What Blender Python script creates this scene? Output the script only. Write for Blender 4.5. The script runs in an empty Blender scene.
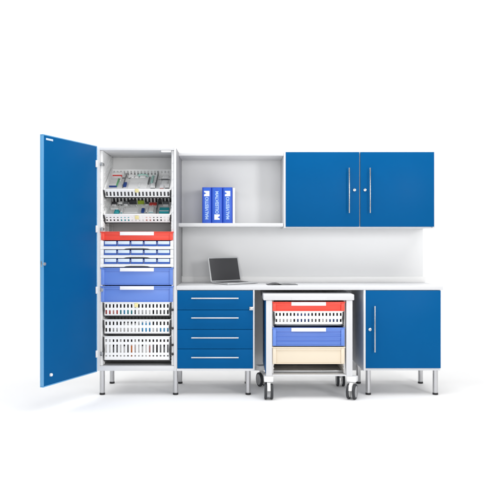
import bpy, bmesh, math, random
from mathutils import Vector, Matrix, Euler
random.seed(7)
R = math.radians
S = bpy.context.scene
COL = S.collection

# ------------------------------------------------------------------ camera frame (metres per photo pixel at the cabinet fronts)
D, F, VX, VY, CZ = 5.5, 687.5, 235.0, 243.0, 1.225
def X(px, y=0.0): return (px - VX) * (D + y) / F
def Z(py, y=0.0): return CZ - (py - VY) * (D + y) / F

# ------------------------------------------------------------------ materials
def mat(name, col, rough=0.5, metal=0.0, bump=0.0, bscale=300.0, var=0.0, spec=0.5, coat=0.0, trans=0.0, rv=.06):
    m = bpy.data.materials.new(name); m.use_nodes = True
    nt = m.node_tree; b = nt.nodes['Principled BSDF']
    b.inputs['Base Color'].default_value = (*col, 1)
    b.inputs['Roughness'].default_value = rough
    b.inputs['Metallic'].default_value = metal
    b.inputs['Specular IOR Level'].default_value = spec
    b.inputs['Coat Weight'].default_value = coat
    if trans: b.inputs['Transmission Weight'].default_value = trans
    tc = nt.nodes.new('ShaderNodeTexCoord')
    if bump:
        n = nt.nodes.new('ShaderNodeTexNoise'); n.inputs['Scale'].default_value = bscale; n.inputs['Detail'].default_value = 3
        nt.links.new(tc.outputs['Object'], n.inputs['Vector'])
        bp = nt.nodes.new('ShaderNodeBump'); bp.inputs['Strength'].default_value = bump; bp.inputs['Distance'].default_value = 0.001
        nt.links.new(n.outputs['Fac'], bp.inputs['Height']); nt.links.new(bp.outputs['Normal'], b.inputs['Normal'])
    # slight handling marks: roughness and tone vary a little over the surface
    n2 = nt.nodes.new('ShaderNodeTexNoise'); n2.inputs['Scale'].default_value = 6.0; n2.inputs['Detail'].default_value = 5
    nt.links.new(tc.outputs['Object'], n2.inputs['Vector'])
    mr = nt.nodes.new('ShaderNodeMapRange')
    mr.inputs['To Min'].default_value = max(0.02, rough - rv); mr.inputs['To Max'].default_value = min(1, rough + rv)
    nt.links.new(n2.outputs['Fac'], mr.inputs['Value']); nt.links.new(mr.outputs['Result'], b.inputs['Roughness'])
    if var:
        mx = nt.nodes.new('ShaderNodeMix'); mx.data_type = 'RGBA'
        mx.inputs[6].default_value = (*[c * (1 - var) for c in col], 1); mx.inputs[7].default_value = (*[min(1, c * (1 + var)) for c in col], 1)
        nt.links.new(n2.outputs['Fac'], mx.inputs[0]); nt.links.new(mx.outputs[2], b.inputs['Base Color'])
    return m

M = {
 'white':   mat('white laminate', (.70, .705, .72), .42, bump=.05, bscale=500),
 'plastic': mat('white plastic', (.88, .88, .875), .38, bump=.03),
 'grey':    mat('pale grey laminate', (.83, .835, .84), .5, bump=.05, bscale=500),
 'blue':    mat('blue laminate', (.001, .099, .29), .42, bump=.06, bscale=450, var=.04, spec=.05),
 'sheet':  mat('grey filler laminate', (.36, .36, .37), .5, bump=.05, bscale=500),
 'hubgrey': mat('hub grey plastic', (.38, .385, .39), .4),
 'edge':    mat('light blue edging', (.12, .36, .64), .35),
 'steel':   mat('brushed steel', (.58, .58, .59), .30, metal=1.0, rv=0),
 'darksteel': mat('grey metal', (.42, .43, .44), .35, metal=.8),
 'black':   mat('black plastic', (.018, .018, .02), .4),
 'rubber':  mat('grey black rubber', (.03, .032, .036), .6, bump=.2, bscale=200),
 'red':     mat('red tray plastic', (.88, .075, .045), .35, bump=.03),
 'trayblue':mat('tray blue plastic', (.13, .255, .70), .33, bump=.03),
 'binblue': mat('bin blue plastic', (.02, .085, .40), .33),
 'cream':   mat('cream tray plastic', (.80, .70, .55), .4, bump=.03),
 'label':   mat('label card', (.90, .90, .91), .5),
 'bluelabel': mat('pale blue label card', (.66, .76, .88), .5),
 'yellow':  mat('yellow tag', (.85, .76, .36), .5),
 'binder':  mat('binder blue', (.012, .075, .56), .34, bump=.15, bscale=600),
 'binderlight': mat('binder spine blue', (.03, .125, .62), .34),
 'ink':     mat('pale print', (.42, .58, .88), .5),
 'logowhite': mat('white print', (.88, .89, .92), .5),
 'alu':     mat('laptop aluminium', (.62, .63, .64), .38, metal=.6),
 'screen':  mat('laptop screen glass', (.065, .065, .07), .35, spec=.3, rv=0),
 'keys':    mat('laptop keys', (.06, .06, .065), .5),
 'dark':    mat('dark liner', (.045, .045, .05), .6),  # near-black colour standing in for shade behind slots
 'paper':   mat('paper', (.88, .88, .87), .65, bump=.1, bscale=250),
 'teal':    mat('teal carton', (.01, .40, .46), .45),
 'mint':    mat('mint pouch', (.45, .74, .66), .35, bump=.5, bscale=60),
 'lime':    mat('lime carton', (.38, .52, .03), .45),
 'green':   mat('green carton', (.16, .52, .22), .45),
 'navy':    mat('navy carton', (.01, .06, .30), .45),
 'sky':     mat('sky blue carton', (.05, .48, .88), .45),
 'packred': mat('red carton', (.74, .06, .05), .45),
 'pink':    mat('pink carton', (.72, .33, .30), .45),
 'orange':  mat('orange carton', (.85, .24, .03), .45),
 'charcoal':mat('charcoal carton', (.05, .05, .055), .5),
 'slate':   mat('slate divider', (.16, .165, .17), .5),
 'sweep':   mat('studio sweep paper', (.90, .90, .90), .8, bump=.05, bscale=40),
}

# ------------------------------------------------------------------ mesh builder
class MB:
    def __init__(self): self.bm = bmesh.new(); self.mi = 0
    def _merge(self, t):
        for f in t.faces: f.material_index = self.mi
        me = bpy.data.meshes.new('tmp'); t.to_mesh(me); t.free()
        self.bm.from_mesh(me); bpy.data.meshes.remove(me)
    def box(self, x0, x1, y0, y1, z0, z1, bev=0.0, rot=None, seg=2, pivot=None):
        t = bmesh.new(); bmesh.ops.create_cube(t, size=1)
        sx, sy, sz = abs(x1-x0), abs(y1-y0), abs(z1-z0); c = Vector(((x0+x1)/2, (y0+y1)/2, (z0+z1)/2))
        for v in t.verts: v.co = Vector((v.co.x*sx, v.co.y*sy, v.co.z*sz)) + c
        if bev: bmesh.ops.bevel(t, geom=t.edges[:], offset=min(bev, .45*min(sx, sy, sz)), segments=seg, affect='EDGES', profile=.5)
        if rot:
            p = Vector(pivot) if pivot else c
            bmesh.ops.rotate(t, verts=t.verts[:], cent=p, matrix=Euler(rot).to_matrix())
        self._merge(t); return self
    def cyl(self, p0, p1, r, r2=None, seg=24, bev=0.0):
        t = bmesh.new(); p0, p1 = Vector(p0), Vector(p1); d = p1 - p0
        bmesh.ops.create_cone(t, cap_ends=True, segments=seg, radius1=r, radius2=r if r2 is None else r2, depth=d.length)
        if bev:
            e = [e for e in t.edges if len(e.link_faces) == 2 and any(len(f.verts) > 4 for f in e.link_faces)]
            bmesh.ops.bevel(t, geom=e, offset=bev, segments=2, affect='EDGES', profile=.5)
        q = d.to_track_quat('Z', 'Y').to_matrix().to_4x4()
        bmesh.ops.transform(t, matrix=Matrix.Translation((p0+p1)/2) @ q, verts=t.verts[:])
        self._merge(t); return self
    def tube(self, pts, r, seg=12):
        for a, b in zip(pts, pts[1:]): self.cyl(a, b, r, seg=seg)
        for p in pts[1:-1]: self.ball(p, r)
        return self
    def ball(self, c, r, sc=(1, 1, 1)):
        t = bmesh.new(); bmesh.ops.create_uvsphere(t, u_segments=14, v_segments=8, radius=r)
        for v in t.verts: v.co = Vector((v.co.x*sc[0], v.co.y*sc[1], v.co.z*sc[2])) + Vector(c)
        self._merge(t); return self
    def prism(self, poly, a, b, axis='x', bev=0.0):
        """poly: 2-D points; extruded along axis from a to b. axis x: poly=(y,z); y: (x,z); z: (x,y)"""
        t = bmesh.new()
        def P(p, k):
            return {'x': (k, p[0], p[1]), 'y': (p[0], k, p[1]), 'z': (p[0], p[1], k)}[axis]
        va = [t.verts.new(P(p, a)) for p in poly]; vb = [t.verts.new(P(p, b)) for p in poly]
        t.faces.new(va); t.faces.new(vb[::-1]); n = len(poly)
        for i in range(n): t.faces.new((va[i], vb[i], vb[(i+1) % n], va[(i+1) % n]))
        bmesh.ops.recalc_face_normals(t, faces=t.faces[:])
        if bev: bmesh.ops.bevel(t, geom=t.edges[:], offset=bev, segments=1, affect='EDGES')
        self._merge(t); return self
    def build(self, name, mats, parent=None, local=False, origin=None):
        me = bpy.data.meshes.new(name)
        if not isinstance(mats, (list, tuple)): mats = [mats]
        for k in mats: me.materials.append(M[k])
        vs = [v.co for v in self.bm.verts]
        off = Vector((0, 0, 0)); o = bpy.data.objects.new(name, me); COL.objects.link(o)
        if parent is None:
            if origin is not None: off = Vector(origin)
            elif not local:
                lo = [min(v[i] for v in vs) for i in range(3)]; hi = [max(v[i] for v in vs) for i in range(3)]
                off = Vector(((lo[0]+hi[0])/2, (lo[1]+hi[1])/2, lo[2]))
            o.location = off
        else:
            o.parent = parent
            if not local:
                r = parent
                while r.parent: r = r.parent
                off = r.location.copy()
        bmesh.ops.translate(self.bm, verts=self.bm.verts[:], vec=-off)
        bmesh.ops.recalc_face_normals(self.bm, faces=self.bm.faces[:])
        self.bm.to_mesh(me); self.bm.free()
        for p in me.polygons: p.use_smooth = True
        me.set_sharp_from_angle(angle=R(32))
        return o

def tag(o, label, cat, group=None):
    o['label'] = label; o['category'] = cat
    if group: o['group'] = group
    return o
def thing(name, loc, label, cat, group=None, rot=(0, 0, 0)):
    o = bpy.data.objects.new(name, None); COL.objects.link(o); o.location = loc; o.rotation_euler = rot
    o.empty_display_size = .1
    return tag(o, label, cat, group)
def copy_tree(o, parent=None):
    c = o.copy(); COL.objects.link(c); c.parent = parent
    for ch in list(o.children): copy_tree(ch, c)
    return c
def bx(name, m, parent, x0, x1, y0, y1, z0, z1, bev=.0015, **k):
    return MB().box(x0, x1, y0, y1, z0, z1, bev).build(name, m, parent, **k)

# ------------------------------------------------------------------ setting: one seamless white studio sweep
mb = MB(); prof = [(-9, 0), (4.5, 0)]
for k in range(1, 13):
    a = R(90 * k / 12); prof.append((4.5 + 2.5 * math.sin(a), 2.5 - 2.5 * math.cos(a)))
prof.append((7.0, 10.0))
t = mb.bm
rows = [[t.verts.new((x, p[0], p[1])) for p in prof] for x in (-14, 14)]
for i in range(len(prof) - 1): t.faces.new((rows[0][i], rows[1][i], rows[1][i+1], rows[0][i+1]))
fl = mb.build('floor', 'sweep', local=True); fl['kind'] = 'structure'

# ------------------------------------------------------------------ levels
TOP, BOT = Z(147), Z(371)                 # cabinet top / underside
YB = .57                                  # front of the back panel
TX0, TX1 = X(97.3), X(176.2)              # tall cabinet
UF = .226                                 # plane of the wall units' fronts
UZ0_ = Z(226.6, .226)
WX1 = 1.664                               # right end of the run

def leg(parent, x, y):
    l = MB().cyl((x, y, .012), (x, y, BOT), .0205, seg=32).build('leg', 'steel', parent)
    f = MB().cyl((x, y, 0), (x, y, .012), .0225, seg=32, bev=.002).cyl((x, y, .012), (x, y, .017), .0213, seg=32).build('foot', 'black', l)
    return l

# ------------------------------------------------------------------ tall cabinet
tc = thing('tall_cabinet', ((TX0+TX1)/2, .29, 0), 'tall white cabinet standing open at the left with stacked trays inside', 'cabinet')
w = .018
bx('side_panel', 'white', tc, TX0, TX0+w, 0, .585, BOT, TOP)
bx('side_panel', 'white', tc, TX1-w, TX1, 0, .585, BOT, TOP)
bx('top_panel', 'white', tc, TX0+w, TX1-w, .001, .585, TOP-.025, TOP-.001)
bx('bottom_panel', 'white', tc, TX0+w, TX1-w, .001, .585, BOT+.001, BOT+.038)
bx('back_panel', 'plastic', tc, TX0+w, TX1-w, .48, .496, BOT+.038, TOP-.025)
IX0, IX1 = TX0 + w, TX1 - w
lt = .022
for s in (0, 1):
    a = IX0 if s == 0 else IX1 - lt; b = a + lt
    mb = MB().box(a, b, .022, .478, BOT+.039, TOP-.027, .002)
    e0, e1 = (b, b + .005) if s == 0 else (a - .005, a)
    z = BOT + .07
    while z < TOP - .08:                    # moulded runner ribs, tilted in the upper part
        tilt = R(31) if z > 1.52 else 0
        if tilt:
            mb.box(e0, e1, .07, .42, z, z + .007, 0, rot=(tilt, 0, 0))
            z += .038
        else:
            mb.box(e0, e1, .04, .46, z, z + .007, 0); z += .026
    for yy in (.06, .24, .42): mb.box(e0, e1 + (.002 if s == 0 else 0), yy, yy + .012, BOT+.045, 1.49, 0)
    mb.build('runner_panel', 'plastic', tc)
    mb = MB().box(a + .004, b - .006, .018, .0218, BOT + .06, TOP - .05, .001); zz = BOT + .08
    while zz < TOP - .08:
        mb.box(a + .005, b - .007, .0145, .0185, zz, zz + .012, .001); zz += .066
    mb.build('runner_clip', 'grey', tc)
bx('side_sheet', 'sheet', tc, TX1+.0001, TX1+.0011, .004, .569, BOT+.004, Z(152.3, UF), 0)  # thin plain grey sheet over the outer right side
bx('corner_strip', 'slate', tc, TX1+.0012, TX1+.0050, YB-.0166, YB-.0006, Z(276,YB)+.001, UZ0_-.001, 0)  # slim dark grey strip along the back corner
bx('catch_bracket', 'plastic', tc, X(161), IX1 - lt - .002, .004, .05, TOP-.040, TOP-.0255, .003)
for px, y in ((102.3, .059), (175.6, .059)):
    leg(tc, X(px, y), y); leg(tc, X(px, y), y + .445)
# door, hinged at the left and swung wide open
DZ0, DZ1 = BOT - .006, TOP + .008
DW, DT = .660, .029
ang = math.atan2(-.605, -.264)            # direction hinge -> free edge
door = MB().box(.0085, DW-.0085, -DT+.0015, -.0015, DZ0+.0085, DZ1-.0085, .001).build('door', 'blue', tc, local=True)
door.location = Vector((TX0 + .0005, -.003, 0)) - tc.location      # leaf runs along local x, inner face at local y = 0
door.rotation_euler = (0, 0, ang)
eb = MB()
for z0, z1 in ((DZ0, DZ0+.0083), (DZ1-.0083, DZ1)): eb.box(0, DW, -DT, 0, z0, z1, .002)
for x0, x1 in ((0, .0083), (DW-.0083, DW)): eb.box(x0, x1, -DT, 0, DZ0+.0083, DZ1-.0083, .002)
eb.build('edge_band', 'edge', door, local=True)
lz = 1.970
mb = MB().box(DW-.110, DW-.032, -.0014, .0006, lz-.007, lz+.007, .0005); mb.build('label_plate', 'bluelabel', door, local=True)
mb = MB().cyl((DW-.083, -.002, BOT+.072), (DW-.083, .012, BOT+.072), .011, seg=24, bev=.002).box(DW-.094, DW-.072, -.0014, .004, BOT+.062, BOT+.082, .002)
mb.build('door_buffer', 'plastic', door, local=True)
mb = MB().cyl((DW-.012, -.002, 1.075), (DW-.012, .008, 1.075), .012, seg=24, bev=.002).box(DW-.004, DW+.004, -.017, -.009, 1.055, 1.095, .001)
mb.build('lock', 'steel', door, local=True)
for py in (164, 229, 290, 353.6):
    z = Z(py)
    mb = MB().box(.004, .024, -.0016, .010, z-.028, z+.028, .003).cyl((.013, .010, z+.016), (.013, .0115, z+.016), .005, seg=16).cyl((.013, .010, z-.016), (.013, .0115, z-.016), .005, seg=16)
    h = mb.build('hinge', 'plastic', door, local=True)
    mb = MB().box(IX0+.0005, IX0+lt+.006, .004, .060, z-.011, z+.011, .003).cyl((IX0+lt-.004, .004, z-.014), (IX0+lt-.004, .004, z+.014), .006, seg=16)
    mb.build('hinge_arm', 'darksteel', tc)

# ------------------------------------------------------------------ wall panel, worktop, wall units
bx('wall_panel', 'grey', None, TX1+.001, X(423, YB), YB, YB+.018, .10, 1.975)
tag(bpy.data.objects['wall_panel'], 'plain pale grey wall panel rising behind the worktop and laptop', 'panel')
WZ1, WZ0 = Z(286.1), Z(290)
wt = thing('worktop', ((TX1+WX1)/2, .29, WZ0), 'long white worktop spanning drawer unit and right cupboard under the laptop', 'worktop')
bx('slab', 'white', wt, TX1+.0015, WX1, 0, YB-.001, WZ0, WZ1, .002)
bx('upstand', 'plastic', wt, TX1+.0015, X(425.3, YB), YB-.014, YB-.001, WZ1, Z(276.4, YB), .002)

UZ1, UZ0 = Z(151.6, UF), Z(228, UF)
UX0 = X(283.7, UF)
us = thing('open_wall_shelf', ((TX1+UX0)/2, YB, UZ0), 'open white wall shelf holding three blue ring binders', 'shelf')
bx('top_board', 'white', us, TX1+.001, UX0-.001, UF+.003, YB-.013, Z(155.6, UF), Z(152.3, UF))
bx('bottom_board', 'white', us, TX1+.001, UX0-.004, UF-.006, YB-.013, Z(226.6, UF), Z(223.1, UF))
bx('back_board', 'grey', us, TX1+.001, UX0-.001, YB-.012, YB-.001, Z(226.6, UF), Z(152.3, UF), .001)

wc = thing('wall_cabinet', ((UX0+WX1)/2, YB, UZ0), 'white wall cupboard with two closed blue doors at upper right', 'cabinet')
mb = MB()
by = UF + .021
mb.box(UX0, UX0+w, by-.018, YB-.001, UZ0, UZ1, .0015).box(WX1-w, WX1, by-.018, YB-.001, UZ0, UZ1, .0015)
mb.box(UX0+w, WX1-w, by, YB-.001, UZ1-w, UZ1-.0005).box(UX0+w, WX1-w, by, YB-.001, UZ0+.0005, UZ0+w)
xm = X(359.9, UF)
mb.box(xm-.008, xm+.008, by, YB-.02, UZ0+w, UZ1-w)
mb.build('carcass', 'white', wc)
def bar_handle(parent, p0, p1, out=.032, r=.0058):
    """bar between p0 and p1 standing 'out' in front of plane y"""
    p0, p1 = Vector(p0), Vector(p1); d = (p1-p0).normalized()
    q0 = p0 + Vector((0, -out, 0)); q1 = p1 + Vector((0, -out, 0))
    mb = MB().cyl(q0, q1, r, seg=20, bev=.001)
    for q in (q0 + d*.022, q1 - d*.022): mb.cyl(q, q + Vector((0, out, 0)), r*.8, seg=16)
    return mb.build('handle', 'steel', parent)
def lock(parent, x, y, z, r=.0125):
    l = MB().cyl((x, y, z), (x, y-.011, z), r, seg=28, bev=.0015).build('lock', 'steel', parent)
    MB().box(x-.0012, x+.0012, y-.0116, y-.0109, z-.006, z+.006).build('keyhole', 'black', l)
    return l
dz0, dz1 = Z(226.7, UF), Z(152.0, UF)
for k, (a, b, hx, lx) in enumerate(((X(285.7, UF), xm-.0045, 349.3, 354.3), (xm+.0045, X(434.2, UF), 370.2, 364.8))):
    d = bx('door', 'blue', wc, a, b, UF, UF+.0185, dz0, dz1, .0018)
    bar_handle(d, (X(hx, UF-.03), UF, Z(213, UF-.03)), (X(hx, UF-.03), UF, Z(167.8, UF-.03)))
    lock(d, X(lx, UF), UF, Z(190, UF))

# ------------------------------------------------------------------ drawer unit
DX0, DX1 = TX1 + .0015, X(254.6)
du = thing('drawer_unit', ((DX0+DX1)/2, .28, 0), 'drawer unit with four blue drawers under the left end of the worktop', 'drawers')
mb = MB().box(DX0, DX0+.006, .001, YB-.002, BOT, WZ0-.0005, .001).box(DX1-.0125, DX1, .001, YB-.002, BOT, WZ0-.0005, .0015)
mb.box(DX0+.006, DX1-.0125, .002, YB-.002, BOT+.0005, BOT+.019).box(DX0+.006, DX1-.0125, .03, YB-.002, WZ0-.02, WZ0-.001)
mb.build('carcass', 'white', du)
cuts = [290.4, 310.0, 329.5, 349.0, 368.7]
for k in range(4):
    d = bx('drawer', 'blue', du, DX0+.0075, DX1-.0140, 0, .0185, Z(cuts[k+1])+.0014, Z(cuts[k])-.0014, .0018)
    hz = Z((298.4, 318.0, 337.9, 357.6)[k], -.03)
    bar_handle(d, (X(191.3, -.03), 0, hz), (X(238.6, -.03), 0, hz))
    bx('drawer_box', 'grey', d, DX0+.03, DX1-.035, .019, .5, Z(cuts[k+1])+.02, Z(cuts[k])-.03, .002)
lk = MB().box(X(249.3), X(253.2), -.012, .001, Z(310.2), Z(306.6), .003).cyl((X(251.2), -.012, Z(308.4)), (X(251.2), -.016, Z(308.4)), .009, seg=24, bev=.001).build('lock', 'steel', du)
leg(du, X(248.2, .059), .059); leg(du, X(248.2, .059), .504)

# ------------------------------------------------------------------ right cupboard
CX0, CX1 = X(363.6), X(441.2)
cu = thing('base_cupboard', ((CX0+CX1)/2, .28, 0), 'blue single door cupboard on steel legs under the right worktop end', 'cabinet')
mb = MB().box(CX0, CX0+.0165, .001, YB-.002, BOT, WZ0-.0005, .0015).box(CX1-.010, CX1, .021, YB-.002, BOT, WZ0-.0005, .0015)
mb.box(CX0+.0165, CX1-.010, .021, YB-.002, BOT+.0005, BOT+.019).box(CX0+.0165, CX1-.010, .021, YB-.002, WZ0-.02, WZ0-.001)
mb.box(CX0+.0165, CX1-.010, YB-.014, YB-.003, BOT+.019, WZ0-.02)
mb.build('carcass', 'white', cu)
d = bx('door', 'blue', cu, X(365.7), X(440.8), 0, .0185, Z(368.3), Z(290.5), .0018)
bar_handle(d, (X(374.9, -.03), 0, Z(352.3, -.03)), (X(374.9, -.03), 0, Z(306, -.03)))
lock(d, X(369.8), 0, Z(329.4))
for px in (368.2, 435.3):
    leg(cu, X(px, .059), .059); leg(cu, X(px, .059), .504)

# ------------------------------------------------------------------ trays, baskets and their contents
def tray(name, m, parent_loc, W, Dp, H, label, cat, group=None, lw=.272, ribs=0, recess=True):
    """open moulded tray: origin at front centre bottom, front towards -y"""
    t = thing(name, parent_loc, label, cat, group)
    mb = MB(); th = .004
    mb.box(-W/2+.012, W/2-.012, .010, Dp, 0, th, .001)
    mb.box(-W/2+.012, W/2-.012, .008, .012, th, H-.006, .001).box(-W/2+.012, W/2-.012, Dp-.004, Dp, th, H-.006, .001)
    mb.box(-W/2+.012, -W/2+.016, .012, Dp-.004, th, H-.006, .001).box(W/2-.016, W/2-.012, .012, Dp-.004, th, H-.006, .001)
    mb.box(-W/2, W/2, -.004, .012, H-.009, H, .0025)                       # rim
    mb.box(-W/2, -W/2+.013, .012, Dp, H-.009, H, .0025).box(W/2-.013, W/2, .012, Dp, H-.009, H, .0025)
    if recess:
        mb.box(-W/2+.006, -W/2+.034, -.001, .0078, .002, H-.0095, .002).box(W/2-.034, W/2-.006, -.001, .0078, .002, H-.0095, .002)
        mb.box(-W/2+.0345, W/2-.0345, .001, .0078, H-.026, H-.0095, .002)
        mb.box(-W/2+.0345, W/2-.0345, .002, .0078, .001, .007, .002)
    for k in range(ribs):
        z = .012 + (H-.045) * (k+.6) / ribs
        mb.box(-W/2+.0345, W/2-.0345, -.0042, .0078, z, z+.0045, .0015)
    mb.build('body', m, t, local=True)
    if H < .075: MB().box(-W/2+.018, W/2-.018, .014, Dp-.006, th+.0005, H-.012, .002).build('bounce_insert', 'plastic', t, local=True)  # unseen white block added to cut red bounce light
    if lw:
        MB().box(-lw/2, lw/2, -.0065, -.0042, H-.030, H-.0015, .001).build('label_strip', 'label', t, local=True)
    return t
def slotted(mb, u0, u1, v0, v1, rows, n, sw, put, t0, t1):
    """panel with rows of slots; put(u0,u1,v0,v1,t0,t1) adds a box"""
    v = v0
    p = (u1-u0) / n
    for a, b in sorted(rows):
        put(u0, u1, v, a, t0, t1)
        for k in range(n+1):
            lo = u0 if k == 0 else u0 + (k-.5)*p + sw/2
            hi = u1 if k == n else u0 + (k+.5)*p - sw/2
            put(lo, hi, a, b, t0, t1)
        v = b
    put(u0, u1, v, v1, t0, t1)
def basket(loc, W, Dp, H, rows, label, group=None, n=18, sw=.0128, tilt=0.0, slot_shade=True, tagx=None, tagz=None, blackbase=True, slot_shade_y=.1, brackets=True):
    t = thing('tray_basket', loc, label, 'basket', group, (tilt, 0, 0))
    mb = MB(); th = .0035
    slotted(mb, -W/2+.012, W/2-.012, .004, H, rows, n, sw, lambda a, b, c, d, e, f: mb.box(a, b, e, f, c, d, 0), 0, th)
    mb.box(-W/2+.010, W/2-.010, -.004, .007, H+.0002, H+.007, .002)
    mb.build('front_panel', 'plastic', t, local=True)
    mb = MB()
    slotted(mb, -W/2+.012, W/2-.012, .004, H, rows, n, sw, lambda a, b, c, d, e, f: mb.box(a, b, e, f, c, d, 0), Dp-th, Dp)
    mb.build('back_panel', 'plastic', t, local=True)
    for s in (-1, 1):
        mb = MB(); x = s*(W/2-.012)
        slotted(mb, th, Dp-th, .004, H, rows, 10, sw, lambda a, b, c, d, e, f: mb.box(e, f, a, b, c, d, 0), *sorted((x, x - s*th)))
        mb.box(*sorted((x, x + s*.010)), .0, Dp, H+.0002, H+.007, .002)
        mb.build('side_panel', 'plastic', t, local=True)
    mb = MB().box(-W/2+.012, W/2-.012, 0, Dp, 0, .0035)
    mb.build('floor_panel', 'plastic', t, local=True)
    if blackbase: MB().box(-W/2+.006, W/2-.006, -.003, .004, -.008, -.0003, .001).build('base_strip', 'black', t, local=True)
    if brackets:
        for s in (-1, 1):
            xo = s*(W/2-.0105)
            MB().prism([(xo, 0), (xo - s*.006, H*.45), (xo+s*.002, H), (xo + s*.011, H+.006), (xo + s*.011, H*.5), (xo + s*.004, -.008), (xo-s*.012, -.009), (xo-s*.012,-.002)], -.008, -.0045, 'y').build('corner_bracket', 'black', t, local=True)
    if slot_shade:  # dark plates that paint the shade seen through the slots
        MB().box(-W/2+.016, W/2-.016, slot_shade_y, slot_shade_y+.004, .004, H-.004, .001).box(-W/2+.016, -W/2+.019, .006, slot_shade_y-.0005, .004, H-.006).box(W/2-.019, W/2-.016, .006, slot_shade_y-.0005, .004, H-.006).box(-W/2+.0195, W/2-.0195, .006, slot_shade_y-.0005, .0037, .0052).build('slot_shade', 'dark', t, local=True)
    if tagx is not None:
        MB().box(tagx-.015, tagx+.015, -.0072, -.0042, tagz-.016, tagz+.016, .001).build('tag', 'yellow', t, local=True)
    return t

PROT = {}
def pack(colour, W, Dp, H, loc, label, group, name='carton', band='label', rot=None):
    """small carton with a printed band and tucked flap; shares its mesh between repeats"""
    key = (colour, round(W, 4), round(Dp, 4), round(H, 4), band)
    if key not in PROT:
        mb = MB(); mb.box(-W/2, W/2, 0, Dp, 0, H, .0012)
        mb.mi = 1
        mb.box(-W/2-.0003, W/2+.0003, -.0004, Dp*.6, H*.84, H*.93, 0)
        mb.mi = 0
        mb.box(-W/2+.001, W/2-.001, .001, Dp-.003, H+.0001, H+.0012, .0004)
        o = mb.build(name, [colour, band], None, local=True); PROT[key] = o
    else:
        o = PROT[key].copy(); COL.objects.link(o)
    o.location = loc
    if rot: o.rotation_euler = rot
    return tag(o, label, 'carton', group)

YT = .012
cxm = (X(101, YT) + X(172, YT)) / 2
def zt(py): return Z(py, YT)
BW = IX1 - IX0 - 2*lt - .004              # basket width between the runners
bcx = (IX0 + IX1) / 2
TW = IX1 - IX0 - .006
tray('shallow_tray', 'red', (bcx, YT, zt(240.3)), TW, .44, zt(231.6)-zt(240.3), 'shallow red tray with white label strip in the tall cabinet', 'tray')
for k, (y0, y1, nm) in enumerate(((249.2, 240.8, 'directly under the red tray'), (258.0, 249.6, 'in the middle of three, between two others'), (266.9, 258.4, 'lowest of three, above the blue trays'))):
    z0, z1 = zt(y0), zt(y1); H = z1 - z0
    t = thing('bin_tray', (bcx, YT, z0), 'white tray of five small blue bins, ' + nm, 'tray', 'white bin trays in the tall cabinet')
    mb = MB(); W = TW
    # front with a dipped grip
    g = [(-W/2, 0), (-.105, 0), (-.085, .006), (-.05, .009), (.05, .009), (.085, .006), (.105, 0), (W/2, 0), (W/2, .024), (-W/2, .024)]
    mb.prism(g, -.002, .004, 'y')
    mb.box(-W/2, -W/2+.028, -.002, .40, .0242, H, .002).box(W/2-.028, W/2, -.002, .40, .0242, H, .002)
    mb.box(-W/2, W/2, .0042, .40, .010, .0140).box(-W/2, W/2, .396, .40, .0142, H)
    for q in range(1, 5):
        xx = -W/2+.028 + (W-.056)*q/5; mb.box(xx-.002, xx+.002, .012, .395, .0142, H-.012)
    mb.build('body', 'plastic', t, local=True)
    MB().box(-W/2+.004, W/2-.004, .001, .008, .002, .0098).build('grip_shade', 'slate', t, local=True)  # dark strip stands for the shade in the grip
    ord_ = ('first', 'second', 'third', 'fourth', 'fifth')
    row = ('top', 'middle', 'bottom')[k]
    for q in range(5):
        wq = (W-.056)/5; xx = -W/2+.028 + wq*(q+.5)
        b = thing('small_bin', (bcx+xx, YT, z0+.0245), 'small blue bin with white front label, %s from left in the %s bin row' % (ord_[q], row), 'bin', 'small blue bins in white trays')
        a = wq/2 - .003; h = H - .0265
        m2 = MB().box(-a, a, .002, .006, 0, h, .001).box(-a, a, .17, .174, 0, h).box(-a, -a+.003, .0062, .1698, .003, h).box(a-.003, a, .0062, .1698, .003, h).box(-a, a, .0062, .1698, 0, .0028)
        m2.prism([(-.006, 0), (.0018, 0), (.0018, .014), (-.002, .014)], -a, a, 'x')
        m2.build('body', 'binblue', b, local=True)
        MB().box(-a+.006, a-.004, -.002, .0017, .0145, h-.001, .0008).build('label', 'bluelabel', b, local=True)
tray('deep_tray', 'trayblue', (bcx, YT, zt(285.1)), TW, .44, zt(267.7)-zt(285.1), 'deep blue tray in the tall cabinet, just below the bin trays', 'tray', 'blue trays in the tall cabinet')
tray('deep_tray', 'trayblue', (bcx, YT, zt(302.2)), TW, .44, zt(286.0)-zt(302.2), 'deep blue tray in the tall cabinet, resting above the white slotted baskets', 'tray', 'blue trays in the tall cabinet')
def knob(parent, x, y, z):
    MB().cyl((x, y, z), (x, y-.010, z), .010, seg=20, bev=.002).build('runner_knob', 'black', parent)
for py in (310, 328.5, 345.2, 354.4): knob(tc, IX1-lt*.55, .016, Z(py))
knob(tc, IX0+lt*.6, .016, Z(354.8))

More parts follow.
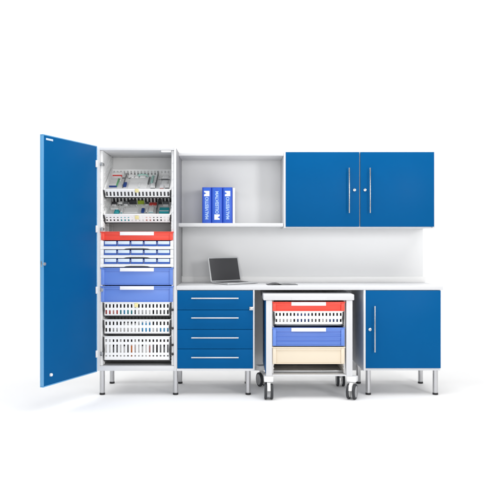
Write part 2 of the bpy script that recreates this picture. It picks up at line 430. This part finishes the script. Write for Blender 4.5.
def level_basket(py0, py1, rows, label, **k):
    z0 = zt(py0); H = zt(py1) - z0
    rr = [(zt(b)-z0, zt(a)-z0) for a, b in rows]
    return basket((bcx, YT+.004, z0), BW, .40, H, rr, label, 'white slotted baskets in the tall cabinet', **k), z0, H
NC = {'charcoal': 'black', 'packred': 'red', 'teal': 'teal', 'navy': 'navy blue', 'sky': 'light blue', 'orange': 'orange', 'pink': 'pink', 'paper': 'white', 'slate': 'grey', 'plastic': 'white'}
def fill(cols, z0, base, where, n=18, y=.012, W=None, cx=None, yy=None):
    """cols: list of (slot, colour, height): one narrow carton behind each slot"""
    W = W or BW; cx = bcx if cx is None else cx; yy = YT+.004 if yy is None else yy
    p = (W-.024) / n
    for k, c, h in cols:
        x = -W/2+.012 + (k+.5)*p; h = h + random.choice((-.004, 0, .003)) if c not in ('sky', 'navy') else h
        pack(c, p-.004 - random.choice((0, .003, .006)), .055, h + random.choice((-.004, 0, .003)), (cx+x, yy+y+random.uniform(0, .012), z0+.006), 'narrow %s carton standing in the %s' % (NC[c], where), '%s cartons in the %s' % (NC[c], where), band='slate' if c in ('charcoal','slate') else 'label')
b6, z6, H6 = level_basket(315.6, 303.0, [(304.2, 307.8), (310.0, 314.2)], 'white slotted basket with a yellow tag and red and teal cartons', tagx=X(136.3, YT)-bcx, tagz=zt(305.3)-zt(315.6))
fill([(k,'packred' if k != 2 else 'pink',.046) for k in (0,1,2,3)]+[(k,'teal' if k != 5 else 'sky',.046) for k in (4,5,6,7)]+[(k,'paper',.044) for k in (9,10,11,12)]+[(k,'slate',.043) for k in (8,14,15,16)], z6, b6, 'basket just below the blue trays')
b7, z7, H7 = level_basket(333.6, 320.3, [(321.6, 325.2), (328.0, 331.8)], 'white slotted basket with light blue cartons, no tag')
fill([(k,'paper',.072) for k in (5,6,7,8)]+[(k,'paper',.050) for k in (2,3,4,13)]+[(k,'sky',.095) for k in (10,11,12)]+[(9,'paper',.095)]+[(k,'paper',.040) for k in (14,)]+[(k,'sky',.052) for k in (15,16,17)], z7, b7, 'basket second from the bottom')
b8, z8, H8 = level_basket(360.0, 337.0, [(339.4, 342.0), (344.6, 352.7), (355.2, 356.6)], 'deep white slotted basket lowest in the tall cabinet', blackbase=False)
fill([(k,'paper',.15) for k in (0,1,4,8,9,11)]+[(7,'orange',.125)]+[(k,'paper',.10) for k in (5,10)]+[(k,'pink',.12) for k in (12,)]+[(k,'slate',.125) for k in (6,13,15,17)]+[(k,'slate',.10) for k in (2,3,16)], z8, b8, 'lowest deep basket')
bx('gap_plate', 'black', tc, IX0+lt+.006, IX1-lt-.006, .05, .43, Z(362.6), Z(361.4), .001)  # flat black plate in the gap under the lowest basket

# ---------- tilted baskets on the upper runners
TA = R(31)
MT = Euler((TA, 0, 0)).to_matrix()
def tilted(lip_py, H, rows, label, **k):
    lipY = .03
    org = Vector((bcx, lipY, Z(lip_py, lipY))) - MT @ Vector((0, 0, H))
    b = basket(org, BW, .40, H, rows, label, None, tilt=TA, slot_shade=False, **k)
    def at(px, py, wz=.0037):                # point of the sloping floor that the photo shows at px,py
        d = Vector(((px-VX)/F, 1, -(py-VY)/F)); n = MT @ Vector((0, 0, 1)); o = org + n*wz
        cam = Vector((0, -D, CZ)); tt = (o-cam).dot(n) / d.dot(n)
        return MT.inverted() @ (cam + d*tt - org)
    def put(u, v, wz=.0037): return org + MT @ Vector((u, v, wz))
    return b, at, put
b1, at1, put1 = tilted(190.2, .062, [(.010, .048)], 'uppermost tilted white basket with a yellow tag, sorted packs inside', tagx=X(136.3)-bcx, tagz=.060, sw=.014, n=18)
b2, at2, put2 = tilted(215.0, .068, [(.012, .028), (.040, .050)], 'lower tilted white basket with a yellow tag and teal carton', tagx=X(136.3)-bcx, tagz=.048, sw=.012, n=18)
def lie(at, put, name, mats, px0, px1, py0, py1, h, label, cat, group=None, shape=None):
    """flat thing lying on the sloping basket floor, spanning photo px0..px1, front edge py1, rear edge py0"""
    a = at(px0, py1); c = at(px1, py0)
    u0, u1, v0, v1 = a.x, c.x, min(a.y, c.y), max(a.y, c.y)
    v0 = max(v0, .008); v1 = min(v1, .392)
    W, L = u1-u0, v1-v0
    o = shape(W, L, h).build(name, mats, None, local=True)
    o.location = put((u0+u1)/2, v0); o.rotation_euler = (TA, 0, 0)
    return tag(o, label, cat, group)
def carton(front=0, side=None, top=0, lip=0, front_part=1.0):
    def f(W, L, h):
        mb = MB(); mb.mi = 0; mb.box(-W/2, W/2, .0006, L, 0, h, .0012)
        if front:
            mb.mi = 1; mb.box(-W/2+.0008, W/2-.0008, -.0004, .001, .001, h*front_part, 0)
        if lip:
            mb.mi = 1; mb.box(-W/2+.0005, W/2-.0005, 0.0012, L*lip, h+.0001, h+.0012, .0003)
        if side:
            mb.mi = 2; mb.box(W/2-side, W/2+.0006, 0.001, L-.001, .001, h+.0008, .0003)
        mb.mi = 0; mb.box(-W/2+.004, W/2-.004, L*.55, L*.8, h+.0001, h+.0006, 0)
        return mb
    return f
def pouch(W, L, h):
    mb = MB(); t = bmesh.new(); n, m = 10, 8; g = []
    for i in range(n+1):
        g.append([])
        for j in range(m+1):
            a, b = i/n, j/m; e = min(1, 6*min(a, 1-a)) * min(1, 6*min(b, 1-b))
            g[-1].append(t.verts.new(((a-.5)*W, b*L, .002 + e*h*(.75+.35*random.random()))))
    for i in range(n):
        for j in range(m): t.faces.new((g[i][j], g[i+1][j], g[i+1][j+1], g[i][j+1]))
    bt = [t.verts.new(p) for p in ((-W/2, 0, 0), (W/2, 0, 0), (W/2, L, 0), (-W/2, L, 0))]; t.faces.new(bt[::-1])
    mb._merge(t); return mb
lie(at1, put1, 'carton', ['paper', 'packred', 'paper'], 111.3, 123.0, 174.9, 177.0, .034, 'white and red carton standing at the back left of the uppermost basket', 'carton', None, carton(1, front_part=.6))
lie(at1, put1, 'carton', ['paper', 'navy', 'green'], 107.3, 119.6, 179.5, 187.4, .012, 'white carton with navy front and green side in the uppermost basket', 'carton', None, carton(1, .010, lip=.06))
lie(at1, put1, 'carton', ['navy', 'navy', 'navy'], 122.6, 127.2, 183.5, 187.2, .014, 'tiny navy blue carton beside the green sided carton', 'carton', None, carton(0))
lie(at1, put1, 'carton', ['paper', 'label', 'label'], 128.0, 149.0, 178.6, 188.6, .010, 'large flat white carton in the middle of the uppermost basket', 'carton', None, carton(1))
lie(at1, put1, 'pouch', ['paper'], 127.4, 135.8, 174.4, 178.2, .018, 'small crumpled white pouch behind the large flat white carton', 'pouch', None, pouch)
lie(at1, put1, 'pouch', ['mint'], 136.6, 149.2, 174.6, 176.8, .018, 'long mint green pouch lying across the uppermost basket', 'pouch', None, pouch)
lie(at1, put1, 'pouch', ['mint'], 150.2, 155.4, 172.8, 183.8, .014, 'upright mint green pouch lying front to back by a grey divider', 'pouch', None, pouch)
lie(at1, put1, 'pouch', ['paper'], 161.0, 170.0, 176.2, 179.4, .014, 'rear white pouch at the right end of the uppermost basket', 'pouch', None, pouch)
lie(at1, put1, 'pouch', ['paper'], 160.0, 169.0, 180.5, 187.0, .014, 'front white pouch at the right end of the uppermost basket', 'pouch', None, pouch)
lie(at1, put1, 'bottle', ['slate'], 148.4, 149.9, 178.0, 184.6, .010, 'slim grey stick beside the mint green pouch', 'bottle', None, lambda W, L, h: MB().cyl((0, 0, .006), (0, L, .006), .006, seg=14, bev=.001).cyl((0, L, .006), (0, L+.012, .006), .003, seg=12))
lie(at1, put1, 'carton', ['paper', 'pink', 'label'], 161.5, 169.5, 174.3, 175.6, .026, 'white carton with pink print at the back right of the uppermost basket', 'carton', None, carton(1, front_part=.3))
lie(at1, put1, 'carton', ['paper', 'teal', 'label'], 137.6, 141.4, 184.2, 188.4, .0165, 'tiny white carton with teal front standing before the large flat white carton', 'carton', None, carton(1, front_part=.7))
lie(at1, put1, 'carton', ['label', 'slate', 'label'], 108.8, 121.4, 176.9, 179.4, .010, 'slim white carton lying between the two printed cartons at left', 'carton', None, carton(1, front_part=.5))
lie(at1, put1, 'bottle', ['slate'], 161.0, 168.5, 179.4, 180.4, .010, 'slim grey stick lying crosswise between two white pouches', 'bottle', None, lambda W, L, h: MB().cyl((-W/2, .006, .007), (W/2, .006, .007), .006, seg=14, bev=.001).cyl((W/2, .006, .007), (W/2+.010, .006, .007), .003, seg=12))
CL = [  # (px0, px1, py0, py1, height, materials, kind, label)
 (128.4, 131.0, 176.6, 178.6, .016, ['paper', 'slate', 'label'], 'tiny white carton with grey front left of the white pouch row'),
 (131.6, 134.4, 176.9, 179.0, .018, ['label', 'navy', 'label'], 'tiny white carton with navy blue stripe in the uppermost basket'),
 (135.0, 139.0, 177.4, 179.0, .016, ['paper', 'mint', 'label'], 'tiny white carton with mint front below the long mint pouch'),
 (140.0, 146.0, 177.2, 178.8, .018, ['paper', 'slate', 'label'], 'wide low white carton with grey front below the long mint pouch'),
 (150.4, 156.0, 184.6, 188.6, .014, ['paper', 'slate', 'label'], 'white carton with grey front before the upright mint pouch'),
 (159.6, 164.2, 186.0, 188.9, .016, ['label', 'pink', 'label'], 'white carton with pink front at the front right of the uppermost basket'),
 (165.0, 169.8, 185.6, 188.7, .018, ['paper', 'slate', 'label'], 'white carton with grey front in the front right corner of the uppermost basket'),
 (119.8, 122.2, 178.6, 182.2, .014, ['paper', 'mint', 'label'], 'tiny white carton with mint front right of the green sided carton'),
 (108.2, 111.0, 176.6, 179.0, .016, ['label', 'slate', 'label'], 'tiny white carton with grey front at the left wall of the uppermost basket')]
for (q0, q1, r0, r1, hh, mm, lb) in CL: lie(at1, put1, 'carton', mm, q0, q1, r0, r1, hh, lb, 'carton', None, carton(1, front_part=.45))
CL2 = [
 (112.0, 117.0, 204.4, 205.8, .026, ['charcoal', 'label', 'label'], 'charcoal carton at the far left of the lower tilted basket'),
 (118.4, 123.0, 204.4, 205.8, .030, ['paper', 'slate', 'label'], 'white carton with grey front left of the charcoal cartons'),
 (124.0, 128.4, 204.4, 205.8, .032, ['slate', 'label', 'label'], 'grey carton at the left of the lime green carton row'),
 (145.4, 149.0, 204.4, 205.6, .026, ['charcoal', 'label', 'label'], 'charcoal carton between the lime green and flat red cartons'),
 (163.0, 169.0, 204.4, 206.0, .030, ['slate', 'label', 'label'], 'grey carton behind the large teal carton'),
 (120.6, 123.4, 209.6, 213.4, .016, ['label', 'teal', 'label'], 'slim white carton with teal front right of the teal pouch'),
 (145.8, 148.0, 208.8, 213.0, .016, ['paper', 'slate', 'label'], 'slim white carton with grey front right of the small navy carton')]
for (q0, q1, r0, r1, hh, mm, lb) in CL2: lie(at2, put2, 'carton', mm, q0, q1, r0, r1, hh, lb, 'carton', None, carton(1, front_part=.5))
def divider(b, at, px0, py0, px1, py1, h, m='slate', name='divider'):
    a, c = at(px0, py0), at(px1, py1)
    v0, v1 = max(.008, min(a.y, c.y)), min(.392, max(a.y, c.y))
    x = (a.x+c.x)/2
    mb = MB().box(x-.0015, x+.0015, v0, v1, .004, h*.7, .0005).box(x-.003, x+.003, v0, v0+.012, .004, h, .001).box(x-.003, x+.003, v1-.012, v1, .004, h, .001)
    return mb.build(name, m, b, local=True)
divider(b1, at1, 125.6, 188, 125.6, 170, .030); divider(b1, at1, 157.6, 188, 157.6, 170, .050)
def crossbar(b, at, px0, px1, py, h, m='slate'):
    a, c = at(px0, py), at(px1, py)
    MB().box(a.x, c.x, a.y-.001, a.y+.001, .004, h, .0004).build('cross_bar', m, b, local=True)
crossbar(b1, at1, 111, 125, 178.4, .012); crossbar(b1, at1, 126.5, 148, 178.2, .010, 'sheet'); crossbar(b1, at1, 158.5, 170, 180.0, .012, 'sheet')
crossbar(b1, at1, 126.5, 156.5, 174.9, .020, 'sheet')
# cross divider with slots in the lower tilted basket
VD = at2(136, 203.2).y
mb = MB()
slotted(mb, -BW/2+.02, BW/2-.02, .004, .060, [(.012, .052)], 17, .017, lambda a, b, c, d, e, f: mb.box(a, b, e, f, c, d, 0), VD, VD+.003)
mb.build('cross_divider', 'plastic', b2, local=True)
MB().box(-BW/2+.02, BW/2-.02, VD+.012, VD+.015, .004, .056).build('divider_shade', 'dark', b2, local=True)  # dark strip painting the shade behind the slotted divider
lie(at2, put2, 'carton', ['lime', 'label', 'label'], 137.8, 144.4, 203.4, 204.2, .030, 'lime green carton lying in the lower tilted basket', 'carton', None, carton(0))
lie(at2, put2, 'carton', ['packred', 'label', 'label'], 149.4, 157.0, 203.6, 205.4, .012, 'flat red carton in the lower tilted basket', 'carton', None, carton(0))
lie(at2, put2, 'carton', ['charcoal', 'label', 'label'], 129.4, 136.8, 203.4, 204.4, .036, 'charcoal carton lying left of the lime green carton', 'carton', None, carton(0))
lie(at2, put2, 'carton', ['charcoal', 'label', 'label'], 158.4, 162.0, 203.4, 204.4, .040, 'charcoal carton lying right of the flat red carton', 'carton', None, carton(0))
lie(at2, put2, 'carton', ['navy', 'label', 'label'], 141.2, 144.8, 209.6, 213.0, .016, 'small navy blue carton at the front of the lower tilted basket', 'carton', None, carton(0))
lie(at2, put2, 'carton', ['teal', 'label', 'label'], 159.2, 169.6, 209.6, 213.6, .022, 'teal carton at the front right of the lower tilted basket', 'carton', None, carton(0, lip=.2))
lie(at2, put2, 'pouch', ['teal'], 113.6, 120.0, 211.2, 213.8, .020, 'teal pouch in the front left corner of the lower basket', 'pouch', None, pouch)
lie(at2, put2, 'bottle', ['paper'], 110.6, 119.0, 208.6, 210.8, .02, 'white roll lying behind the teal pouch', 'roll', None, lambda W, L, h: MB().cyl((-W/2, .012, .011), (W/2, .012, .011), .011, seg=20, bev=.002))
lie(at2, put2, 'carton', ['paper', 'teal', 'label'], 148.6, 154.4, 207.4, 212.6, .012, 'white carton with a teal front between the navy and teal cartons', 'carton', None, carton(1, front_part=.4))
lie(at2, put2, 'carton', ['paper', 'label', 'label'], 124.0, 139.0, 207.4, 213.0, .008, 'wide flat white carton left of the small navy carton', 'carton', None, carton(0))
divider(b2, at2, 157.4, 213.6, 157.4, 204, .052)
for px in (114, 119.5, 125, 130.5, 136, 141.5, 147, 152.5, 163, 168): divider(b2, at2, px, 209.5, px, 205.6, .014, 'plastic', 'low_divider')
mbx = [(k, c) for k, c in ((0,'teal'),(1,'paper'))]
p2 = (BW-.024)/18
for k in range(18):
    c = 'charcoal' if k in (0, 1, 2, 3, 13, 14, 15) else ('teal' if k in (4, 5, 6) else ('pink' if k in (11, 12) else 'paper'))
    pack(c, p2-.004, .02, .030, put2(-BW/2+.012+(k+.5)*p2, .008), 'narrow %s carton standing behind the front of the lower tilted basket' % NC[c], '%s cartons in the lower tilted basket' % NC[c], rot=(TA, 0, 0))
for k in range(18):  # all-black row added as painted shade in the front slots
    pack('charcoal', p2-.004, .02, .044, put1(-BW/2+.012+(k+.5)*p2, .008), 'narrow black carton added as shade behind the front slots of the uppermost basket', 'black slot shade cartons in the uppermost basket', rot=(TA, 0, 0), band='charcoal')

# ------------------------------------------------------------------ ring binders
def text_mesh(body, size):
    c = bpy.data.curves.new('lettering', 'FONT'); c.body = body; c.size = size; c.extrude = .0004; c.align_x = 'CENTER'; c.align_y = 'CENTER'; c.offset = .0012
    o = bpy.data.objects.new('lettering', c); COL.objects.link(o)
    dg = bpy.context.evaluated_depsgraph_get()
    me = bpy.data.meshes.new_from_object(o.evaluated_get(dg)); bpy.data.objects.remove(o)
    return me
TXT = text_mesh('MALVESTIO', .037)
TXT.materials.clear(); TXT.materials.append(M['ink'])
zs = Z(223.1, UF); BY = .300
edges = [202.1, 211.5, 222.6, 232.6]
for k, (flip, lab) in enumerate(((0, 'blue ring binder with white lettering, leftmost, against the shelf back'), (1, 'upside down blue ring binder between the other two'), (0, 'blue ring binder beside the thin white folder'))):
    x0, x1 = X(edges[k], BY)+.0008, X(edges[k+1], BY)-.0008; bw = x1-x0; bh = .304; bd = .23
    t = thing('ring_binder', ((x0+x1)/2, BY, zs), lab, 'binder', 'blue ring binders on the open shelf')
    mb = MB()
    pr = [(-bw/2, .006), (-bw/2+.004, .0), (-bw/4, -.003), (bw/4, -.003), (bw/2-.004, 0), (bw/2, .006), (bw/2, bd), (bw/2-.004, bd), (bw/2-.004, .009), (-bw/2+.004, .009), (-bw/2+.004, bd), (-bw/2, bd)]
    mb.prism(pr, 0, bh, 'z'); mb.build('cover', 'binder', t, local=True)
    MB().box(-bw/2+.0125, bw/2-.0125, -.0042, -.0031, .006, bh-.006, .0004).build('spine_panel', 'binderlight', t, local=True)
    MB().box(-bw/2+.008, bw/2-.008, .02, bd-.012, .008, bh-.012, .001).build('paper_stack', 'paper', t, local=True)
    tx = bpy.data.objects.new('lettering', TXT); COL.objects.link(tx); tx.parent = t
    # reads upward on the upright binders, downward on the one that stands on its head
    s = -1 if flip else 1
    zc = .128 if not flip else bh-.128
    mw = Matrix(((0, -1, 0), (0, 0, -1), (1, 0, 0)))       # text x -> z, text y -> -x
    if flip: mw = Matrix(((0, 1, 0), (0, 0, -1), (-1, 0, 0)))
    tx.matrix_local = Matrix.Translation((0.002 if not flip else -.002, -.0044, zc)) @ mw.to_4x4()
    q = .0225; zl = bh-.053 if not flip else .053
    poly = [(-q, -q), (-q*.35, -q), (-q*.35, -q*.1), (0, q*.35), (0, -q), (q, -q), (q, q), (-q, q)]
    poly = [(-q, -q), (q, -q), (q, q), (-q, q), (-q, q*.55), (-q*.15, q*.1), (-q, -q*.35)]
    poly = [(s*a, s*b + zl) for a, b in poly]
    MB().prism(poly, -.0050, -.0044, 'y').build('logo', 'logowhite', t, local=True)
    MB().cyl((0, -.0045, .022 if not flip else bh-.022), (0, -.0052, .022 if not flip else bh-.022), .009, seg=20).build('finger_ring', 'binder', t, local=True)
fx0, fx1 = X(232.8, BY), X(234.9, BY)
t = thing('folder', ((fx0+fx1)/2, BY, zs), 'thin white folder standing right of the blue binders', 'folder')
f_ = MB(); a_ = (fx1-fx0)/2
f_.prism([(-a_, 0), (a_, 0), (a_, .215), (a_-.0025, .215), (a_-.0025, .004), (-a_+.0025, .004), (-a_+.0025, .215), (-a_, .215)], 0, .298, 'z').build('cover', 'label', t, local=True)
MB().box(-a_+.003, a_-.003, .0045, .212, .002, .294, .0005).build('paper_stack', 'paper', t, local=True)

# ------------------------------------------------------------------ laptop
la = thing('laptop', (-.199, .315, WZ1), 'open silver laptop with dark screen on the worktop', 'laptop', None, (0, 0, R(38)))
lw_, ld_ = .325, .228
mb = MB().box(0, lw_, -ld_, 0, .003, .014, .004, seg=3)
for a, b in ((.02, -.02), (lw_-.02, -.02), (.02, -ld_+.02), (lw_-.02, -ld_+.02)): mb.cyl((a, b, 0), (a, b, .0029), .007, seg=14)
mb.build('base', 'alu', la, local=True)
mb = MB()
for r in range(5):
    for c in range(14):
        kx = .022 + c*(lw_-.044)/14; ky = -.028 - r*.0195
        mb.box(kx+.001, kx+(lw_-.044)/14-.001, ky-.017, ky-.001, .0141, .0156, .001)
mb.build('keyboard', 'keys', la, local=True)
MB().box(lw_/2-.05, lw_/2+.05, -ld_+.012, -ld_+.075, .0141, .0146, .0003).build('trackpad', 'darksteel', la, local=True)
MB().cyl((.03, .003, .013), (lw_-.03, .003, .013), .0055, seg=16).build('hinge', 'darksteel', la, local=True)
sc_ = MB().box(0, lw_, .0005, .007, .004, .215, .003, seg=3).build('lid', 'alu', la, local=True)
sc_.location = (0, .004, .012); sc_.rotation_euler = (R(-13), 0, 0)
MB().box(.010, lw_-.010, -.0008, .0004, .014, .206, .0003).build('screen', 'screen', sc_, local=True)

# open booklet
bk = thing('booklet', (X(281, .2), .2, WZ1), 'thin dark open booklet lying flat on the worktop', 'booklet', None, (0, 0, R(4)))
def page(sgn, L, rise, m, nm):
    t = bmesh.new(); n = 14; rr = []
    for i in range(n+1):
        a = i/n; z = .004 + rise*math.sin(math.pi*min(1, a*1.15))*(1-a)**.6
        rr.append([t.verts.new((sgn*a*L, y, zz)) for y in (-.075, .075) for zz in (z, max(.0005, z-.004))])
    for i in range(n):
        p, q = rr[i], rr[i+1]
        for a, b in ((0, 1), (1, 3), (3, 2), (2, 0)): t.faces.new((p[a], p[b], q[b], q[a]))
    for e in (rr[0], rr[-1]): t.faces.new((e[0], e[1], e[3], e[2]))
    bmesh.ops.recalc_face_normals(t, faces=t.faces[:])
    mb = MB(); mb._merge(t); return mb.build(nm, m, bk, local=True)
page(-1, .118, .013, 'charcoal', 'left_cover'); page(1, .13, .004, 'slate', 'right_cover')

# ------------------------------------------------------------------ rolling cart
CY = -.10; CYB = .43
KX0, KX1 = X(266.0, CY), X(352.6, CY)
ct = thing('rolling_cart', ((KX0+KX1)/2, (CY+CYB)/2, 0), 'white rolling cart with blue sides parked under the worktop', 'cart')
kz0, kz1 = Z(376.3, CY), Z(300.4, CY)
pw = X(272.2, CY) - KX0
for xa in (KX0, KX1-pw):
    for ya in (CY, CYB-.04):
        m2 = MB().box(xa, xa+pw, ya, ya+.04, kz0, kz1, .004)
        if ya == CY: m2.box(xa+pw*.52, xa+pw*.56, ya-.0012, ya-.0002, kz0+.01, kz1-.01, 0)
        m2.build('post', 'white', ct)
bx('side_panel', 'blue', ct, KX0+.002, KX0+.010, CY+.041, CYB-.041, kz0+.01, kz1-.002)
bx('side_panel', 'blue', ct, KX1-.010, KX1-.002, CY+.041, CYB-.041, kz0+.01, kz1-.002)
bx('side_panel', 'blue', ct, KX0-.0035, KX0-.0005, CY+.006, CYB-.006, kz0+.022, kz1-.002)
bx('back_panel', 'grey', ct, KX0+pw+.001, KX1-pw-.001, CYB-.02, CYB-.012, kz0+.012, kz1-.002)
tz = Z(294.4, CY)
mb = MB().box(X(263.3, CY), X(354.2, CY), CY-.006, CYB+.01, kz1+.0005, tz, .007, seg=3)
tpp = mb.build('top', 'white', ct)
MB().box(X(291.5, CY), X(327, CY), CY-.0085, CY-.0062, Z(300.2, CY), Z(297.2, CY), .001).build('label_holder', 'white', tpp)
bx('bottom_shelf', 'white', ct, KX0+pw+.0008, KX1-pw-.0008, CY+.003, CYB-.021, kz0+.001, kz0+.010, .001)
for yy in (CY+.09, CYB-.10): bx('shelf_bar', 'darksteel', ct, KX0+pw+.002, KX1-pw-.002, yy, yy+.02, kz0+.012, kz0+.03, .003)
for s, xa in ((1, KX0+pw+.0005), (-1, KX1-pw-.0125)):
    mb = MB().box(xa, xa+.012, CY+.045, CYB-.045, kz0+.012, kz1-.004, .001)
    z = kz0 + .05
    while z < kz1 - .03:
        mb.box(xa+(.012 if s > 0 else -.005), xa+(.017 if s > 0 else 0), CY+.05, CYB-.05, z, z+.006); z += .0275
    mb.build('runner_panel', 'plastic', ct)
def caster(x, y, yaw, fork_m='plastic'):
    top = kz0
    c = MB().box(-.012, .012, -.02, .034, .074, .126, .004).cyl((0, .018, .120), (0, .018, top-.018), .014, seg=20).box(-.036, .036, -.018, .054, top-.042, top-.0006, .004).build('caster', fork_m, ct, local=True)
    c.location = Vector((x, y-.018, 0)) - Vector((ct.location.x, ct.location.y, 0)); c.rotation_euler = (0, 0, yaw)
    for s in (-1, 1):
        w_ = MB(); r = .060; x0 = s*.0135; x1 = s*.0345
        w_.cyl((x0, 0, r), (x1, 0, r), r, seg=40, bev=.006)
        wh = w_.build('wheel', 'rubber', c, local=True)
        MB().cyl((x1-s*.0005, 0, r), (x1+s*.0012, 0, r), .045, seg=36, bev=.0006).cyl((x1+s*.0012, 0, r), (x1+s*.003, 0, r), .013, seg=20, bev=.001).build('hub_cover', 'hubgrey', wh, local=True)
        MB().cyl((x0-s*.001, 0, r), (x0+s*.0005, 0, r), .047, seg=36).build('hub_disc', 'plastic', wh, local=True)
    MB().prism([(-.060, .075), (-.052, .112), (-.025, .129), (.02, .130), (.02, .1265), (-.024, .1255), (-.049, .110), (-.0565, .074)], -.0125, .0125, 'x').build('mudguard', fork_m, c, local=True)
    return c
caster(.264, -.084, 0); caster(.918, -.084, R(-24)); caster(.232, .400, R(22)); caster(.902, .405, R(180))

YC = CY + .012
def zc(py): return Z(py, YC)
ccx = (KX0+KX1)/2
CW = KX1 - KX0 - 2*pw - .004
tray('shallow_tray', 'red', (ccx-.004, YC, zc(311.2)), CW, .44, zc(301.8)-zc(311.2), 'shallow red tray at the top of the rolling cart', 'tray', lw=.272)
zb = zc(324.2); Hb = zc(312.0)-zb
cb = basket((ccx-.004, YC+.004, zb), CW-.020, .40, Hb, [(zc(b)-zb, zc(a)-zb) for a, b in ((313.0, 316.0), (319.0, 322.0))], 'white slotted basket in the rolling cart, under its red tray', None, n=19, blackbase=False)
fill([(0,'charcoal',.034)]+[(k,'paper',.034) for k in (1,2,3,4,13,14)]+[(k,'navy',.09) for k in (6,7,8,9)]+[(k,'paper',.052) for k in (7,)][:0]+[(k,'slate',.030) for k in (10,11,12)]+[(k,'navy',.036) for k in (15,16,17)], zb, cb, 'rolling cart basket', n=19, W=CW-.020, cx=ccx-.004, yy=YC+.004)
bx('runner_strip', 'darksteel', ct, KX0+pw+.014, KX1-pw-.014, YC+.02, YC+.40, zc(325.6), zc(324.9), .0005)
tray('deep_tray', 'trayblue', (ccx-.004, YC, zc(346.2)), CW, .44, zc(327.6)-zc(346.2), 'ribbed blue tray in the middle of the rolling cart', 'tray', ribs=3, lw=.272)
tray('deep_tray', 'cream', (ccx-.004, YC, zc(364.2)), CW, .44, zc(346.9)-zc(364.2), 'cream tray at the bottom of the rolling cart', 'tray', lw=0)

# ------------------------------------------------------------------ camera
cam = bpy.data.cameras.new('camera'); co = bpy.data.objects.new('camera', cam); COL.objects.link(co)
cam.sensor_width = 36; cam.lens = F / 500 * 36
co.location = (0, -D, CZ); co.rotation_euler = (R(90), 0, 0)
cam.shift_x = (250 - VX) / 500; cam.shift_y = -(250 - VY) / 500
cam.clip_end = 100; S.camera = co

# ------------------------------------------------------------------ studio lamps
wd = bpy.data.worlds.new('World'); S.world = wd; wd.use_nodes = True
wd.node_tree.nodes['Background'].inputs['Color'].default_value = (1, 1, 1, 1)
wd.node_tree.nodes['Background'].inputs['Strength'].default_value = .24
def softbox(name, loc, target, sx, sy, power, col=(1, 1, 1)):
    l = bpy.data.lights.new(name, 'AREA'); l.shape = 'RECTANGLE'; l.size = sx; l.size_y = sy; l.energy = power; l.color = col
    o = bpy.data.objects.new(name, l); COL.objects.link(o); o.location = loc
    o.rotation_euler = (Vector(target) - Vector(loc)).to_track_quat('-Z', 'Y').to_euler()
    return o
softbox('overhead_softbox', (-.6, -1.15, 5.4), (-.6, -.5, 0), 11, 4.2, 760)
softbox('left_softbox', (-3.0, -4.6, 2.9), (.2, .3, 1.0), 1.2, 1.6, 48)
softbox('right_softbox', (3.3, -4.3, 2.1), (0, .3, 1.1), .8, 1.1, 105)
softbox('front_softbox', (.6, -9.0, 2.0), (0, 0, 1.1), 5, 3, 250)
softbox('backdrop_lamp', (0, 2.6, 7.5), (0, 7.0, 6.6), 12, 1.5, 1250)

vs = S.view_settings; vs.view_transform = 'Standard'; vs.look = 'None'; vs.exposure = -.69; vs.gamma = 1
S.cycles.max_bounces = 10; S.cycles.diffuse_bounces = 5
